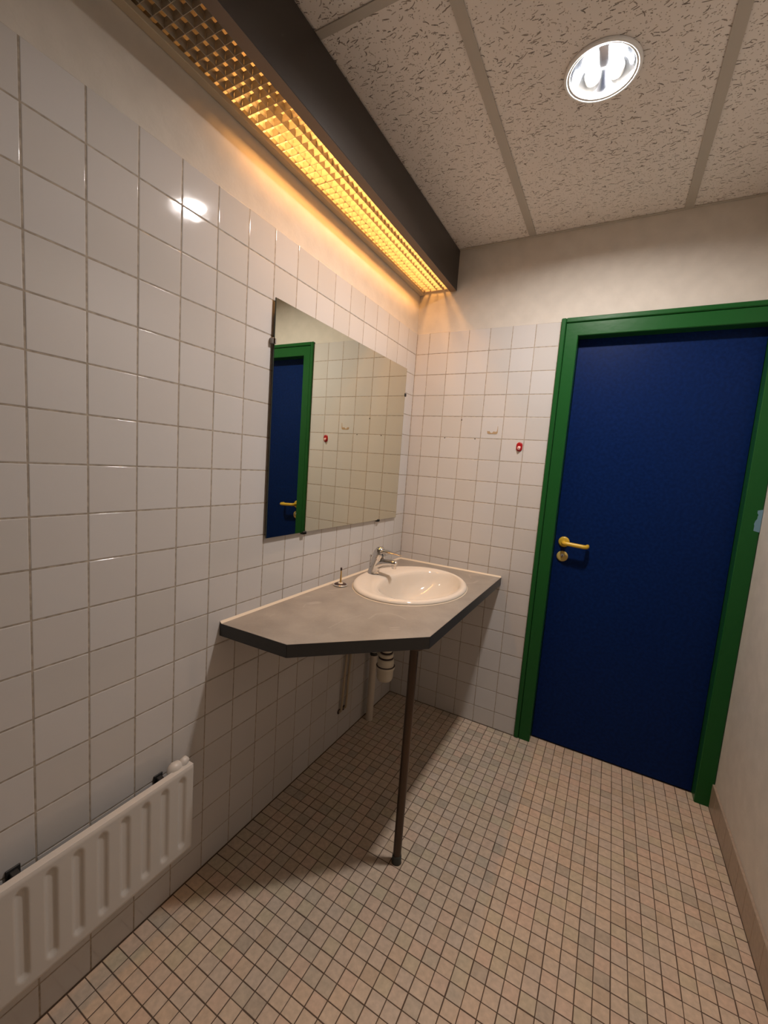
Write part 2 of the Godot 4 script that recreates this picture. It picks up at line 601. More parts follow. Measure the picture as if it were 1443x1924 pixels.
func build_floor() -> void:
	var fl := thing("floor", "small square beige mosaic tiles with dark joints across the floor", "floor", Vector3.ZERO, "structure")
	obj("grout", box_mesh(Vector3(-0.16, -0.12, -0.2), Vector3(WALL_R + 0.15, -0.0012, ROOM_Z + 0.15)), M.floor_grout, fl)
	var up := Basis(Vector3(1, 0, 0), -PI / 2)
	var list := []
	for col in 37:
		for row in range(-2, 81):
			var xa: float = FLOOR_X0 + col * FLOOR_PX if col > 0 else 0.002
			var xb: float = FLOOR_X0 + (col + 1) * FLOOR_PX
			if col == 36: xb = WALL_R - 0.0095
			var za := FLOOR_Z0 + row * FLOOR_PZ
			var zb := za + FLOOR_PZ
			var mid := Vector3((xa + xb) * 0.5, 0, (za + zb) * 0.5)
			if mid.z < 0.0 and (mid.x < 0.80 or mid.x > 1.51): continue
			if zb > ROOM_Z: continue
			if row == -1: za = LEAF_Z + 0.002
			if row == -2: continue
			if row == 0 and (mid.x < 0.80): za = 0.002
			var tone := rng.randf()
			var kind: int = rng.randi() % 7 if tone < 0.80 else 7 + rng.randi() % 2 if tone < 0.95 else 9
			var seen := in_view(mid, -0.01) and not (mid.x < 0.16 and mid.z > 1.7)
			list.append([CAM.distance_to(mid) if seen else 99.0 + rng.randf(), (xa + xb) * 0.5, (za + zb) * 0.5, xb - xa, zb - za, kind])
	list.sort_custom(func(a: Array, b: Array) -> bool: return a[0] < b[0])
	var mass := SurfaceTool.new()
	mass.begin(Mesh.PRIMITIVE_TRIANGLES)
	var meshes := {}
	var J := 0.0026
	for i in list.size():
		var e: Array = list[i]
		var x := Transform3D(Basis(Vector3(1, 0, 0), rng.randfn(0, 0.003)) * Basis(Vector3(0, 0, 1), rng.randfn(0, 0.003)) * up, Vector3(e[1] + rng.randfn(0, 0.00025), rng.randfn(0, 0.00015), e[2] + rng.randfn(0, 0.00025)))
		if i < 300:
			var key := "%.4f %.4f" % [e[3], e[4]]
			if not meshes.has(key): meshes[key] = tile_mesh(e[3] - J, e[4] - J, 0.004, 0.0006)
			var o := obj("tile", meshes[key], M["floor%d" % e[5]], fl)
			o.transform = x
		else:
			var c: Array = FLOOR_COLORS[e[5]]
			add_tile(mass, e[3] - J, e[4] - J, 0.004, 0.0006, x, Color(c[0], c[1], c[2]))
	var rest := obj("tile_field", mass.commit(), M.floor_mass, fl)
	rest.set_meta("kind", "stuff")

func build_ceiling() -> void:
	var ce := thing("ceiling", "fissured white mineral panels laid in a beige metal grid", "ceiling", Vector3.ZERO, "structure")
	obj("slab", box_mesh(Vector3(-0.16, 2.62, -0.16), Vector3(WALL_R + 0.15, 2.74, ROOM_Z + 0.15)), M.slab, ce)
	var xs := [-0.007, 0.5635, 1.170, WALL_R]
	var zs := [-0.007, 1.182, 2.382, ROOM_Z]
	for i in 3:
		for j in 3:
			var lo := Vector3(xs[i] + 0.001, CEIL + 0.0015, zs[j] + 0.001)
			var hi := Vector3(xs[i + 1] - 0.001, CEIL + 0.0165, zs[j + 1] - 0.001)
			if i == 1 and j == 0:
				# the panel cut round the downlight: two halves of one mesh
				var st := new_st()
				var to3 := func(p: Vector2, d: float) -> Vector3: return Vector3(p.x, d, p.y)
				for s: float in [-1.0, 1.0]:
					var poly := PackedVector2Array()
					poly.append(Vector2(DOWN.x, lo.z if s < 0 else hi.z))
					poly.append(Vector2(lo.x, lo.z if s < 0 else hi.z))
					poly.append(Vector2(lo.x, DOWN.z))
					for k in 25:
						var t := PI - PI * k / 24.0
						poly.append(Vector2(DOWN.x + cos(t) * 0.090, DOWN.z + s * sin(t) * 0.090))
					poly.append(Vector2(hi.x, DOWN.z))
					poly.append(Vector2(hi.x, lo.z if s < 0 else hi.z))
					add_prism(st, poly, to3, lo.y, hi.y)
				obj("ceiling_panel", done(st), M.panel, ce)
			else:
				obj("ceiling_panel", box_mesh(lo, hi, 0.002), M.panel, ce)
	for x: float in [0.5635, 1.170]:
		obj("grid_bar", box_mesh(Vector3(x - 0.0155, CEIL - 0.002, -0.006), Vector3(x + 0.0155, CEIL + 0.001, ROOM_Z), 0.0006), M.tbar, ce)
	for z: float in [1.182, 2.382]:
		for i in 3:
			obj("grid_bar", box_mesh(Vector3(xs[i] + (0.0157 if i > 0 else 0.0), CEIL - 0.0018, z - 0.0125), Vector3(xs[i + 1] - (0.0157 if i < 2 else 0.0), CEIL + 0.001, z + 0.0125), 0.0006), M.tbar, ce)
	obj("edge_angle", box_mesh(Vector3(-0.006, CEIL - 0.004, -0.007), Vector3(WALL_R, CEIL + 0.001, 0.004), 0.0008), M.tbar, ce)
	obj("edge_angle", box_mesh(Vector3(WALL_R - 0.011, CEIL - 0.004, 0.004), Vector3(WALL_R, CEIL + 0.001, ROOM_Z), 0.0008), M.tbar, ce)

# ------------------------------------------------------------------ door
func build_door() -> void:
	var d := thing("door_1", "dark blue door in a glossy green frame with yellow lever handle", "door", Vector3(1.15, 0, 0), "structure")
	var off := Vector3(-1.15, 0, 0)
	var xl := 0.735
	var xi := 0.8125
	var xr := 1.5005
	var top := 2.082
	var ti := 2.000
	var leaf := obj("door_leaf", box_mesh(Vector3(xi + 0.0015, 0.004, LEAF_Z - 0.042) + off, Vector3(xr - 0.0015, ti + 0.02, LEAF_Z) + off, 0.001), M.blue, d)
	# jambs and head: a body, then a raised outer bead on the tiled side and above
	var fp := [Vector2(xl + 0.0225, 0.001), Vector2(xl + 0.0225, top - 0.0225), Vector2(WALL_R - 0.001, top - 0.0225), Vector2(WALL_R - 0.001, 0.001), Vector2(xr, 0.001), Vector2(xr, ti), Vector2(xi, ti), Vector2(xi, 0.001)]
	var ins := [Vector2(1, 0), Vector2(1, -1), Vector2(-1, -1), Vector2(-1, 0), Vector2(1, 0), Vector2(1, 1), Vector2(-1, 1), Vector2(-1, 0)]
	var fr := new_st()
	var to_face := func(p: Vector2, z: float) -> Vector3: return Vector3(p.x, p.y, z) + off
	var inner := PackedVector2Array()
	for i in 8: inner.append(fp[i] + ins[i] * 0.003)
	add_prism(fr, PackedVector2Array(fp), to_face, -0.11, 0.0035)
	add_prism(fr, inner, to_face, 0.0034, 0.0065, false)
	for i in 7:
		if i == 3: continue
		var a: Vector2 = fp[i]
		var b: Vector2 = fp[i + 1]
		var m: Vector2 = (a + b - inner[i] - inner[i + 1])
		quad(fr, to_face.call(a, 0.0035), to_face.call(b, 0.0035), to_face.call(inner[i + 1], 0.0065), to_face.call(inner[i], 0.0065), Vector3(m.x, m.y, 0.005))
	var frame := obj("door_frame", done(fr), M.green, d)
	obj("frame_bead", box_mesh(Vector3(xl, 0.001, -0.012) + off, Vector3(xl + 0.0212, top, 0.0115) + off, 0.0035), M.green, d)
	obj("frame_bead", box_mesh(Vector3(xl + 0.0212, top - 0.0212, -0.012) + off, Vector3(WALL_R - 0.001, top, 0.0115) + off, 0.0035), M.green, d)
	# rebate stops behind the leaf
	obj("door_stop", box_mesh(Vector3(xi - 0.01, 0.001, LEAF_Z - 0.07) + off, Vector3(xr + 0.01, top - 0.03, LEAF_Z - 0.045) + off), M.green, d)
	# chipped paint that shows an older blue coat
	var st := new_st()
	var poly := PackedVector2Array([Vector2(1.544, 1.279), Vector2(1.5605, 1.284), Vector2(1.5605, 1.193), Vector2(1.541, 1.198), Vector2(1.5415, 1.218), Vector2(1.5395, 1.225), Vector2(1.5425, 1.238), Vector2(1.547, 1.247), Vector2(1.5465, 1.254), Vector2(1.5485, 1.262), Vector2(1.5445, 1.268)])
	add_prism(st, poly, func(p: Vector2, z: float) -> Vector3: return Vector3(p.x, p.y, z) + off, 0.006, 0.0069)
	var chip := obj("paint_chip", done(st), M.chip, frame)
	chip.set_meta("label", "pale blue chip in the green paint")
	# lever handle
	var hd := Node3D.new()
	hd.name = "lever_handle"
	hd.position = Vector3(0.855, 1.040, LEAF_Z) + off
	hd.set_meta("label", "yellow nylon lever handle")
	d.add_child(hd)
	var turn := Basis(Vector3(1, 0, 0), PI / 2)
	var ros := obj("rosette", lathe([Vector2(0.0, 0.0085), Vector2(0.018, 0.0085), Vector2(0.0235, 0.007), Vector2(0.0257, 0.003), Vector2(0.0257, 0.0)], 36), M.yellow, hd)
	ros.transform = Transform3D(turn, Vector3.ZERO)
	var path := bent([Vector3(0, 0, 0.004), Vector3(0.0, 0.0, 0.052), Vector3(0.104, -0.006, 0.052), Vector3(0.106, -0.003, 0.016)], 0.018, 8)
	var radii := []
	for i in path.size(): radii.append(0.0098)
	radii[path.size() - 1] = 0.008
	obj("lever", tube(path, radii, 18), M.yellow, hd)
	var key := Node3D.new()
	key.name = "key_escutcheon"
	key.position = Vector3(0.855, 0.968, LEAF_Z) + off
	key.set_meta("label", "round yellow keyhole plate")
	d.add_child(key)
	var plate := obj("plate", lathe([Vector2(0.0, 0.0075), Vector2(0.019, 0.0075), Vector2(0.0245, 0.006), Vector2(0.0262, 0.0025), Vector2(0.0262, 0.0)], 36), M.keyplate, key)
	plate.transform = Transform3D(turn, Vector3.ZERO)
	var st2 := new_st(true)
	add_tube(st2, [Vector3(0, 0.006, 0.005), Vector3(0, 0.006, 0.0082)], 0.0075, 20)
	obj("lock_cylinder", done(st2), M.chrome_ring, key)
	obj("keyhole", box_mesh(Vector3(-0.0016, -0.006, 0.005), Vector3(0.0016, 0.008, 0.0088), 0.0006), M.dark, key)

# ------------------------------------------------------------------ lamps
func build_trough_lamp() -> void:
	var t := thing("trough_lamp", "long louvred trough lamp with dark brown fascia board above the mirror", "lamp", Vector3(0.1, 2.27, 1.2))
	var off := -t.position
	var z1 := 2.45
	obj("fascia_board", box_mesh(Vector3(0.174, 2.272, 0.0) + off, Vector3(0.204, CEIL - 0.0055, z1) + off, 0.0012), M.fascia, t)
	obj("fascia_lip", box_mesh(Vector3(0.168, 2.2715, 0.001) + off, Vector3(0.203, 2.2732, z1) + off, 0.0005), M.fascia_edge, t)
	obj("louver_ledge", box_mesh(Vector3(0.160, 2.283, 0.0) + off, Vector3(0.174, 2.2872, z1) + off, 0.0008), M.white_metal, t)
	obj("wall_batten", box_mesh(Vector3(-0.0065, 2.272, 0.0) + off, Vector3(0.0185, 2.287, z1) + off, 0.0012), M.batten, t)
	# louvre panels of square flared cells
	var zj := [0.002, 0.935, 1.87, z1]
	for i in 3:
		obj("louver_panel", louver(zj[i] + 0.0008, zj[i + 1] - 0.0008, 2.2874, off), M.louver, t)
	# batten fitting with its tube
	obj("lamp_body", box_mesh(Vector3(0.055, 2.425, 0.03) + off, Vector3(0.125, CEIL - 0.0055, 1.27) + off, 0.004), M.white_metal, t)
	for z: float in [0.03, 1.25]:
		obj("tube_holder", box_mesh(Vector3(0.078, 2.385, z) + off, Vector3(0.102, 2.426, z + 0.02) + off, 0.003), M.white_metal, t)
	obj("lamp_tube", tube([Vector3(0.09, 2.402, 0.05) + off, Vector3(0.09, 2.402, 1.25) + off], 0.013, 16), M.tube, t)
	var a := AreaLight3D.new()
	a.name = "tube_light"
	a.area_size = Vector2(0.026, 1.19)
	a.light_energy = TUBE_ENERGY
	a.light_color = TUBE_COLOR
	a.shadow_enabled = true
	a.transform = Transform3D(Basis(Vector3(1, 0, 0), -PI / 2), Vector3(0.09, 2.387, 0.65) + off)
	a.set("area_range", 8.0)
	a.set("area_attenuation", 2.0)
	t.add_child(a)

func louver(z0: float, z1: float, y: float, off: Vector3) -> ArrayMesh:
	var st := new_st()
	var h := 0.020
	var xs := [-0.0045, 0.028, 0.0603, 0.0926, 0.1249, 0.1572, 0.1735]
	var n := int(round((z1 - z0) / 0.0287))
	var pz := (z1 - z0) / n
	var wx := 0.0142
	for i in 6:
		var xa: float = xs[i]
		var xb: float = xs[i + 1]
		var xc := (xa + xb) * 0.5
		var wa := minf(wx, (xb - xa) * 0.44)
		for k in n:
			var za := z0 + k * pz
			var zb := za + pz
			var zc := (za + zb) * 0.5
			var e := 0.0005
			var bo := [Vector3(xa + e, y, za + e), Vector3(xb - e, y, za + e), Vector3(xb - e, y, zb - e), Vector3(xa + e, y, zb - e)]
			var to := [Vector3(xc - wa, y + h, zc - 0.0125), Vector3(xc + wa, y + h, zc - 0.0125), Vector3(xc + wa, y + h, zc + 0.0125), Vector3(xc - wa, y + h, zc + 0.0125)]
			var up := [Vector3(xa, y + h, za), Vector3(xb, y + h, za), Vector3(xb, y + h, zb), Vector3(xa, y + h, zb)]
			var lo := [Vector3(xa, y, za), Vector3(xb, y, za), Vector3(xb, y, zb), Vector3(xa, y, zb)]
			var c := Vector3(xc, y + h * 0.5, zc)
			for s in 4:
				var q := (s + 1) % 4
				# bowed inner wall: two facets
				var ma: Vector3 = (bo[s] as Vector3).lerp(to[s], 0.5)
				var mb: Vector3 = (bo[q] as Vector3).lerp(to[q], 0.5)
				var out := ((ma + mb) * 0.5 - c) * Vector3(1, 0, 1)
				ma += out.normalized() * 0.0005
				mb += out.normalized() * 0.0005
				quad(st, bo[s] + off, bo[q] + off, mb + off, ma + off, -out)
				quad(st, ma + off, mb + off, to[q] + off, to[s] + off, -out)
				quad(st, up[s] + off, up[q] + off, to[q] + off, to[s] + off, Vector3.UP)
				quad(st, lo[s] + off, lo[q] + off, bo[q] + off, bo[s] + off, Vector3.DOWN)
	return done(st)

func build_downlight() -> void:
	var d := thing("recessed_downlight", "round recessed downlight with two bright lamps in the fissured ceiling", "lamp", DOWN)
	obj("trim_ring", lathe([Vector2(0.0985, 0.0005), Vector2(0.098, -0.004), Vector2(0.0945, -0.0065), Vector2(0.0895, -0.006), Vector2(0.087, -0.003), Vector2(0.0845, -0.0045), Vector2(0.0825, -0.003), Vector2(0.0825, 0.004), Vector2(0.0895, 0.006), Vector2(0.0895, 0.0)], 56), M.ring, d)
	obj("reflector", lathe([Vector2(0.0826, 0.002), Vector2(0.081, 0.02), Vector2(0.074, 0.05), Vector2(0.058, 0.078), Vector2(0.032, 0.095), Vector2(0.004, 0.10)], 56), M.reflector, d)
	for s: float in [-1.0, 1.0]:
		var p := Vector3(0.030 * s, 0.038, 0.0)
		var path := []
		var radii := []
		for k in 15:
			var u := k / 14.0
			path.append(p + Vector3(0, 0, lerpf(-0.058, 0.046, u)))
			radii.append(0.0185 * sqrt(maxf(0.02, 1.0 - pow(maxf(0.0, u - 0.72) / 0.28, 2.0))))
		obj("lamp_bulb", tube(path, radii, 20), M.bulb, d)
		obj("lamp_socket", tube([p + Vector3(0, 0, -0.069), p + Vector3(0, 0, -0.063), p + Vector3(0, 0, -0.046)], [0.012, 0.0205, 0.0222], 20), M.socket, d)
	var l := AreaLight3D.new()
	l.name = "downlight_light"
	l.area_size = Vector2(0.10, 0.10)
	l.light_energy = DOWN_ENERGY
	l.light_color = DOWN_COLOR
	l.shadow_enabled = true
	l.transform = Transform3D(Basis(Vector3(1, 0, 0), -PI / 2), Vector3(0, 0.016, 0))
	l.set("area_range", 8.0)
	l.set("area_attenuation", 2.0)
	d.add_child(l)

# ------------------------------------------------------------------ counter and basin
const BC := Vector2(0.281, 0.449)     # centre of the basin's rim
const BS := Vector2(0.2435, 0.3155)   # its half axes

func build_counter() -> void:
	var c := thing("vanity_counter", "grey laminate vanity counter with angled corner resting on one steel leg", "counter", Vector3(0.3, 0, 0.6))
	var off := -c.position
	var y1 := COUNTER_Y
	var y0 := COUNTER_Y - COUNTER_T
	var outer := [Vector2(0.0015, 0.0015), Vector2(0.5845, 0.0015), Vector2(0.579, 0.947), Vector2(0.267, 1.264), Vector2(0.0015, 1.274)]
	# top and underside around the basin's cut-out, in two halves split at the basin's long axis
	var st := SurfaceTool.new()
	st.begin(Mesh.PRIMITIVE_TRIANGLES)
	st.set_smooth_group(-1)
	for s: float in [-1.0, 1.0]:
		var poly := PackedVector2Array()
		for k in 33:
			var t := PI * k / 32.0
			poly.append(Vector2(BC.x + s * sin(t) * (BS.x - 0.02), BC.y + cos(t) * (BS.y - 0.02)))
		var zs := 1.264 + (0.267 - BC.x) / (0.267 - 0.579) * (0.947 - 1.264)
		poly.append(Vector2(BC.x, 0.0015))
		if s < 0:
			poly.append(outer[0]); poly.append(outer[4]); poly.append(outer[3]); poly.append(Vector2(BC.x, zs))
		else:
			poly.append(outer[1]); poly.append(outer[2]); poly.append(Vector2(BC.x, zs))
		var idx := Geometry2D.triangulate_polygon(poly)
		for i in range(0, idx.size(), 3):
			for e in 2:
				var v := []
				for j in 3:
					var p := poly[idx[i + j]]
					v.append(Vector3(p.x, y1 if e == 0 else y0, p.y))
				var n := Vector3.UP if e == 0 else Vector3.DOWN
				if ((v[1] - v[0]) as Vector3).cross(v[2] - v[0]).dot(n) > 0.0: v.reverse()
				for q: Vector3 in v:
					st.set_uv(Vector2(q.x / 0.6, q.z / 1.3))
					st.add_vertex(q + off)
		for k in 32:
			var a := poly[k]
			var b := poly[k + 1]
			quad(st, Vector3(a.x, y0, a.y) + off, Vector3(b.x, y0, b.y) + off, Vector3(b.x, y1, b.y) + off, Vector3(a.x, y1, a.y) + off, Vector3(BC.x - a.x, 0, BC.y - a.y))
	obj("counter_top", done(st), M.counter, c)
	# dark edge band on the three free sides
	var eb := new_st()
	for i: int in [1, 2, 3]:
		var a: Vector2 = outer[i]
		var b: Vector2 = outer[i + 1]
		var e := (b - a).normalized()
		var o := Vector2(-e.y, e.x) * -1.0
		if o.dot(a - BC) < 0.0: o = -o
		var w := o * 0.0012
		quad(eb, Vector3(a.x + w.x, y0, a.y + w.y) + off, Vector3(b.x + w.x, y0, b.y + w.y) + off, Vector3(b.x + w.x, y1 - 0.0004, b.y + w.y) + off, Vector3(a.x + w.x, y1 - 0.0004, a.y + w.y) + off, Vector3(o.x, 0, o.y))
		quad(eb, Vector3(a.x, y1 - 0.0003, a.y) + off, Vector3(b.x, y1 - 0.0003, b.y) + off, Vector3(b.x + w.x, y1 - 0.0003, b.y + w.y) + off, Vector3(a.x + w.x, y1 - 0.0003, a.y + w.y) + off, Vector3.UP)
		quad(eb, Vector3(a.x, y0, a.y) + off, Vector3(b.x, y0, b.y) + off, Vector3(b.x + w.x, y0, b.y + w.y) + off, Vector3(a.x + w.x, y0, a.y + w.y) + off, Vector3.DOWN)
	obj("edge_band", done(eb), M.counter_edge, c)
	# cream sealant strips along both walls
	var ss := new_st()
	var prof := [Vector2(0, 0), Vector2(0.0065, 0), Vector2(0.0034, 0.0032), Vector2(0, 0.007)]
	for w in 2:
		for k in 3:
			var a: Vector2 = prof[k]
			var b: Vector2 = prof[k + 1]
			if w == 0:
				quad(ss, Vector3(0.0003 + a.x, y1 + a.y, 0.002) + off, Vector3(0.0003 + b.x, y1 + b.y, 0.002) + off, Vector3(0.0003 + b.x, y1 + b.y, 1.274) + off, Vector3(0.0003 + a.x, y1 + a.y, 1.274) + off, Vector3(1, 1, 0))
			else:
				quad(ss, Vector3(0.002, y1 + a.y, 0.0003 + a.x) + off, Vector3(0.002, y1 + b.y, 0.0003 + b.x) + off, Vector3(0.584, y1 + b.y, 0.0003 + b.x) + off, Vector3(0.584, y1 + a.y, 0.0003 + a.x) + off, Vector3(0, 1, 1))
	obj("sealant", done(ss), M.silicone, c)
	# steel leg
	var lg := obj("leg", tube([Vector3(0.533, 0.012, 0.954) + off, Vector3(0.5335, y0, 0.956) + off], 0.0142, 24), M.leg, c)
	obj("foot", lathe([Vector2(0.0, 0.03), Vector2(0.0150, 0.03), Vector2(0.0158, 0.026), Vector2(0.0165, 0.006), Vector2(0.0175, 0.0005), Vector2(0.0, 0.0005)], 24, Vector3(0.533, 0, 0.954) + off), M.leg_foot, lg)
	obj("flange", lathe([Vector2(0.03, 0.0), Vector2(0.03, -0.004), Vector2(0.018, -0.006)], 24, Vector3(0.5335, y0, 0.956) + off, true, true), M.leg, lg)

func build_basin() -> void:
	var b := thing("wash_basin", "oval white porcelain wash basin set into the grey counter", "basin", Vector3(BC.x, COUNTER_Y, BC.y))
	var segs := 72
	var st := new_st(true)
	var rings := []
	# x centre, z centre, half x, half z, height above the counter
	var prof := [
		[0.281, 0.449, 0.218, 0.290, -0.030], [0.281, 0.449, 0.220, 0.292, 0.000], [0.281, 0.449, 0.2405, 0.3125, 0.0004], [0.281, 0.449, 0.2435, 0.3155, 0.003], [0.281, 0.449, 0.2430, 0.3150, 0.0075],
		[0.281, 0.449, 0.2395, 0.3115, 0.0125], [0.281, 0.449, 0.2340, 0.3060, 0.0160], [0.282, 0.449, 0.2270, 0.2990, 0.0175], [0.290, 0.447, 0.2130, 0.2880, 0.0165],
		[0.306, 0.444, 0.1900, 0.2760, 0.0140], [0.3195, 0.440, 0.1705, 0.2655, 0.0105], [0.3225, 0.4395, 0.1645, 0.2600, 0.0050],
		[0.3225, 0.4395, 0.1600, 0.2540, -0.006], [0.3190, 0.440, 0.1540, 0.2440, -0.026], [0.309, 0.442, 0.1420, 0.2240, -0.055], [0.292, 0.447, 0.1220, 0.1900, -0.086], [0.266, 0.455, 0.0920, 0.1390, -0.110], [0.235, 0.460, 0.0580, 0.0780, -0.124], [0.205, 0.463, 0.0300, 0.0340, -0.130], [0.195, 0.464, 0.0225, 0.0230, -0.132]]
	for p: Array in prof:
		var ring := PackedVector3Array()
		for k in segs:
			var t := TAU * k / segs
			ring.append(Vector3(p[0] + cos(t) * p[2] - BC.x, p[4], p[1] + sin(t) * p[3] - BC.y))
		rings.append(ring)
	add_loft(st, rings, false, false)
	# underside of the bowl
	var under := []
	for p: Array in [[0.281, 0.449, 0.218, 0.290, -0.030], [0.305, 0.445, 0.176, 0.262, -0.045], [0.300, 0.446, 0.150, 0.222, -0.080], [0.270, 0.455, 0.105, 0.150, -0.125], [0.215, 0.462, 0.042, 0.050, -0.148], [0.195, 0.464, 0.026, 0.026, -0.152]]:
		var ring := PackedVector3Array()
		for k in segs:
			var t := TAU * k / segs
			ring.append(Vector3(p[0] + cos(t) * p[2] - BC.x, p[4], p[1] + sin(t) * p[3] - BC.y))
		under.append(ring)
	add_loft(st, under, false, true)
	obj("bowl", done(st), M.porcelain, b)
	obj("drain", lathe([Vector2(0.0225, -0.1315), Vector2(0.021, -0.1305), Vector2(0.017, -0.133), Vector2(0.0, -0.134)], 32, Vector3(0.195 - BC.x, 0, 0.464 - BC.y)), M.chrome, b)
	# thin sealant bead round the rim
	var sb := new_st(true)
	var ra := []
	for q: Array in [[0.2465, 0.0], [0.2455, 0.0014], [0.2430, 0.0022]]:
		var ring := PackedVector3Array()
		for k in segs:
			var t := TAU * k / segs
			ring.append(Vector3(cos(t) * q[0], q[1] + 0.0002, sin(t) * (q[0] + 0.072)))
		ra.append(ring)
	add_loft(sb, ra, false, false)
	obj("sealant", done(sb), M.silicone, b)

func build_tap() -> void:
	var t := thing("mixer_tap", "chrome single-lever mixer tap on the rim of the basin", "tap", Vector3(0.082, COUNTER_Y + 0.0165, 0.452))
	# leaning body
	var body := []
	var radii := []
	for q: Array in [[0.0, 0.0, 0.0285], [0.0, 0.006, 0.0275], [0.003, 0.02, 0.0262], [0.009, 0.045, 0.0252], [0.016, 0.068, 0.0258], [0.022, 0.083, 0.0262], [0.026, 0.093, 0.0235]]:
		body.append(Vector3(q[0], q[1], 0))
		radii.append(q[2])
	obj("body", tube(body, radii, 32), M.chrome, t)
	# spout
	obj("spout", tube([Vector3(0.006, 0.036, 0), Vector3(0.030, 0.050, 0), Vector3(0.055, 0.060, 0), Vector3(0.085, 0.065, 0), Vector3(0.110, 0.066, 0), Vector3(0.117, 0.0655, 0)], [0.0235, 0.0225, 0.0200, 0.0180, 0.0165, 0.0125], 24, 0.85), M.chrome, t)
	obj("aerator", lathe([Vector2(0.0105, 0.0), Vector2(0.0105, -0.019), Vector2(0.0, -0.019)], 20, Vector3(0.107, 0.060, 0)), M.chrome, t)
	# domed cap with a flat lever
	var lv := obj("lever", tube([Vector3(0.018, 0.082, 0), Vector3(0.026, 0.098, 0), Vector3(0.034, 0.110, 0), Vector3(0.042, 0.1155, 0), Vector3(0.050, 0.1175, 0)], [0.0285, 0.0300, 0.0280, 0.0200, 0.007], 28), M.chrome, t)
	obj("lever_arm", tube([Vector3(0.030, 0.107, 0), Vector3(0.060, 0.1135, 0), Vector3(0.090, 0.111, 0), Vector3(0.118, 0.1085, 0), Vector3(0.140, 0.1075, 0)], [0.0250, 0.0220, 0.0150, 0.0100, 0.0075], 20, 0.40), M.chrome, lv)
	var lr := obj("lift_rod", tube([Vector3(-0.024, 0.02, 0.0), Vector3(-0.021, 0.076, 0.0)], 0.0023, 10), M.chrome, t)
	obj("knob", lathe([Vector2(0.0, 0.010), Vector2(0.0042, 0.009), Vector2(0.0052, 0.005), Vector2(0.0042, 0.0), Vector2(0.0, -0.001)], 16, Vector3(-0.021, 0.076, 0)), M.chrome, lr)

